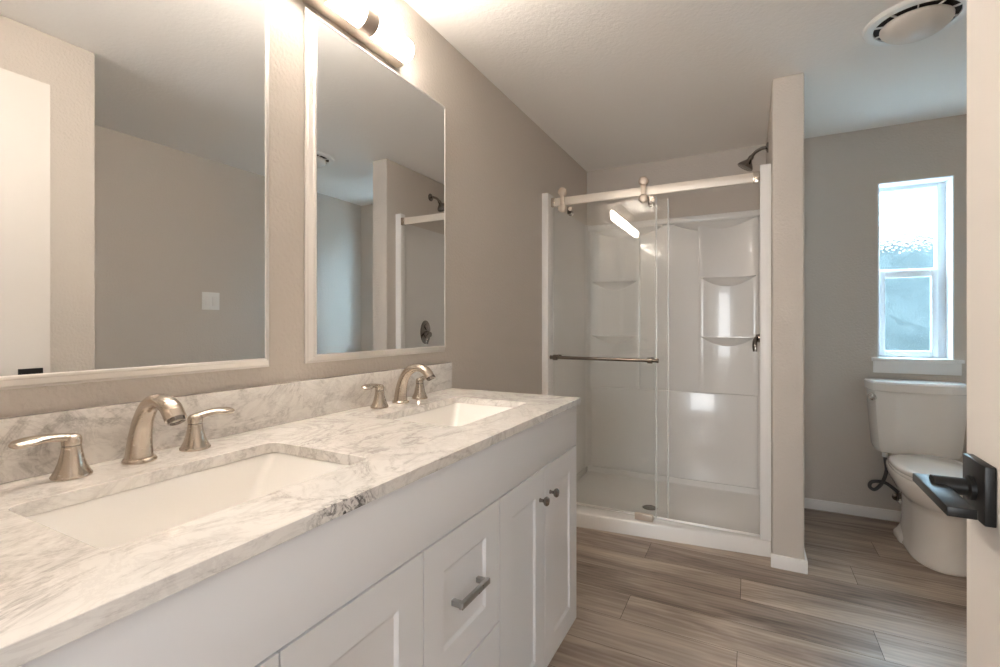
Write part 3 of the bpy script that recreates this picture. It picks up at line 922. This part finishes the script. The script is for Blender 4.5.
# ------------------------------------------------------------------ toilet
TX = 1.930
to = thing('toilet', 'white two-piece toilet below the frosted window', 'toilet', (TX, 3.2, 0))
bm = bmesh.new()
spec = [(0.001, 2.905, 3.10, 3.43, 0.114, 2.2, 3.5), (0.010, 2.900, 3.10, 3.435, 0.117, 2.2, 3.5), (0.030, 2.908, 3.10, 3.43, 0.110, 2.2, 3.5), (0.14, 2.920, 3.10, 3.42, 0.103, 2.2, 3.5),
        (0.245, 2.922, 3.10, 3.42, 0.104, 2.2, 3.5), (0.268, 2.915, 3.10, 3.42, 0.110, 2.1, 3.2), (0.282, 2.893, 3.10, 3.42, 0.124, 2.1, 3.2), (0.305, 2.860, 3.10, 3.43, 0.145, 2.1, 3.0), (0.345, 2.828, 3.10, 3.44, 0.165, 2.1, 3.0), (0.385, 2.808, 3.10, 3.45, 0.176, 2.1, 3.0), (0.402, 2.805, 3.10, 3.45, 0.177, 2.1, 3.0), (0.408, 2.810, 3.10, 3.445, 0.173, 2.1, 3.0)]
loft(bm, [egg(TX, yf, ym, yb, hx, z, pf, pb) for z, yf, ym, yb, hx, pf, pb in spec])
bowl = link('bowl', bm, M['porcelain'], to, smooth=60)
bm = bmesh.new()
loft(bm, [rrect(TX, 3.29, hx, hx - 0.002, 0.075, z, n=9) for z, hx in ((0.001, 0.124), (0.020, 0.124), (0.030, 0.119), (0.045, 0.110), (0.08, 0.095))])
link('foot', bm, M['porcelain'], bowl, smooth=40)
bm = bmesh.new()
loft(bm, [egg(TX, 2.806, 3.09, 3.35, hx, z, 2.1, 3.0) for z, hx in ((0.4085, 0.175), (0.412, 0.179), (0.422, 0.180), (0.426, 0.177))])
link('seat', bm, M['porcelain'], to, smooth=50)
bm = bmesh.new()
loft(bm, [egg(TX, 2.806 + (0.179 - hx), 3.09, 3.345, hx, z, 2.1, 3.0) for z, hx in ((0.4275, 0.177), (0.431, 0.180), (0.441, 0.179), (0.447, 0.171), (0.450, 0.14))])
link('seat_lid', bm, M['porcelain'], to, smooth=50)
def tank_ring(z, hx, yf, yb, fx, fy):
    """front with two canted corners"""
    P = [(-hx, yb), (-hx, yf + fy), (-hx + 0.012, yf + fy - 0.03), (-hx + fx, yf + 0.004), (-hx + fx + 0.02, yf), (hx - fx - 0.02, yf), (hx - fx, yf + 0.004), (hx - 0.012, yf + fy - 0.03), (hx, yf + fy), (hx, yb)]
    return [Vector((TX + a, b, z)) for a, b in P]
bm = bmesh.new()
loft(bm, [tank_ring(z, hx, yf, 3.545, fx, fy) for z, hx, yf, fx, fy in ((0.424, 0.150, 3.40, 0.06, 0.045), (0.433, 0.178, 3.372, 0.065, 0.058), (0.455, 0.187, 3.362, 0.07, 0.06), (0.60, 0.199, 3.348, 0.08, 0.066), (0.778, 0.210, 3.335, 0.09, 0.072))])
tk = link('tank', bm, M['porcelain'], to, smooth=28)
bm = bmesh.new()
loft(bm, [tank_ring(z, hx, yf, 3.550, fx, fy) for z, hx, yf, fx, fy in ((0.7785, 0.216, 3.328, 0.09, 0.072), (0.782, 0.219, 3.325, 0.09, 0.072), (0.822, 0.219, 3.325, 0.09, 0.072), (0.832, 0.212, 3.333, 0.088, 0.07), (0.835, 0.200, 3.345, 0.085, 0.066))])
link('tank_lid', bm, M['porcelain'], to, smooth=28)
bm = bmesh.new()
lathe(bm, (TX - 0.203, 3.395, 0.742), (-0.8, -1, 0), [(0.021, 0), (0.021, 0.016), (0.016, 0.024), (0.0, 0.027)], n=20)
sweep(bm, [(TX - 0.219, 3.376, 0.742), (TX - 0.212, 3.362, 0.741), (TX - 0.198, 3.350, 0.740)], [(0.007, 0.007), (0.0075, 0.007), (0.009, 0.007)], n=12)
link('flush_lever', bm, M['chrome'], tk, smooth=50)
link('connector', B(TX - 0.09, TX + 0.09, 3.34, 3.44, 0.400, 0.428, bev=0.01), M['porcelain'], to)
# supply hose and stop valve
hs = thing('supply_hose', 'dark braided supply hose looping under the toilet tank', 'hose', (1.79, 3.48, 0.43))
bm = bmesh.new()
sweep(bm, [(1.795, 3.47, 0.418), (1.798, 3.47, 0.37), (1.803, 3.475, 0.31), (1.785, 3.485, 0.235), (1.752, 3.49, 0.190), (1.728, 3.492, 0.204), (1.742, 3.492, 0.234), (1.80, 3.492, 0.236), (1.86, 3.49, 0.190)], [0.0095] * 9, n=12)
link('hose', bm, M['rubber'], hs, smooth=60)
bm = bmesh.new(); lathe(bm, (1.795, 3.47, 0.390), (0, 0, 1), [(0.011, 0), (0.014, 0.004), (0.014, 0.022), (0.010, 0.030)], n=8)
link('hose_nut', bm, M['plastic'], hs, smooth=20)
sv2 = thing('stop_valve', 'small chrome stop valve on the wall behind the toilet', 'valve', (1.87, 3.56, 0.145))
bm = bmesh.new(); lathe(bm, (1.868, 3.5595, 0.145), (0, -1, 0), [(0.024, 0), (0.024, 0.003), (0.012, 0.008), (0.009, 0.010), (0.009, 0.060), (0.013, 0.062), (0.013, 0.090), (0.008, 0.094)], n=20)
lathe(bm, (1.866, 3.487, 0.150), (-0.2, 0, 1), [(0.008, 0), (0.008, 0.02), (0.011, 0.022), (0.011, 0.036)], n=14)
link('valve_body', bm, M['darkchrome'], sv2, smooth=40)
bm = bmesh.new(); lathe(bm, (1.866, 3.468, 0.145), (0, -1, 0), [(0.006, 0), (0.006, 0.008), (0.018, 0.010), (0.018, 0.018), (0.012, 0.021)], n=14, squash=0.6)
link('oval_handle', bm, M['chrome'], sv2, smooth=40)

# ------------------------------------------------------------------ ceiling fan with lens
FX, FY = 1.668, 2.360
fan = thing('ceiling_fan', 'round white exhaust fan with dark slots and domed lens', 'ceiling fan', (FX, FY, H))
bm = bmesh.new(); lathe(bm, (FX, FY, H - 0.0005), (0, 0, -1), [(0.165, 0), (0.165, 0.006), (0.158, 0.014), (0.142, 0.016), (0.130, 0.014), (0.129, 0.007), (0.0, 0.007)], n=64)
link('outer_ring', bm, M['plastic'], fan, smooth=40)
bm = bmesh.new(); lathe(bm, (FX, FY, H - 0.0076), (0, 0, -1), [(0.1285, 0), (0.1285, 0.002), (0.0, 0.004)], n=64)
link('dark_gap', bm, M['slot'], fan, smooth=0)
for i in range(10):
    a = math.radians(36 * i + 8)
    bm = B(0.100, 0.1295, -0.002, 0.002, -0.003, 0.003)
    bmesh.ops.transform(bm, matrix=Matrix.Translation((FX, FY, H - 0.0130)) @ Matrix.Rotation(a, 4, 'Z'), verts=bm.verts)
    link('spoke', bm, M['plastic'], fan, smooth=0)
bm = bmesh.new(); lathe(bm, (FX, FY, H - 0.0150), (0, 0, -1), [(0.106, 0), (0.110, 0.003), (0.110, 0.010), (0.106, 0.018), (0.092, 0.032), (0.070, 0.044), (0.045, 0.052), (0.020, 0.056), (0.0, 0.057)], n=64)
link('lens', bm, M['fanlens'], fan, smooth=60)

# ------------------------------------------------------------------ light switch on the right wall (seen in the mirror)
sw = thing('light_switch', 'white double rocker switch plate seen in the mirror', 'light switch', (W2, 2.073, 1.318))
link('plate', B(W2 - 0.006, W2 - 0.0003, 2.073 - 0.062, 2.073 + 0.062, 1.318 - 0.062, 1.318 + 0.062, bev=0.002), M['plastic'], sw)
for s in (-1, 1):
    link('rocker', B(W2 - 0.009, W2 - 0.005, 2.073 + s * 0.024 - 0.016, 2.073 + s * 0.024 + 0.016, 1.318 - 0.033, 1.318 + 0.033, bev=0.0015), M['trim'], sw)
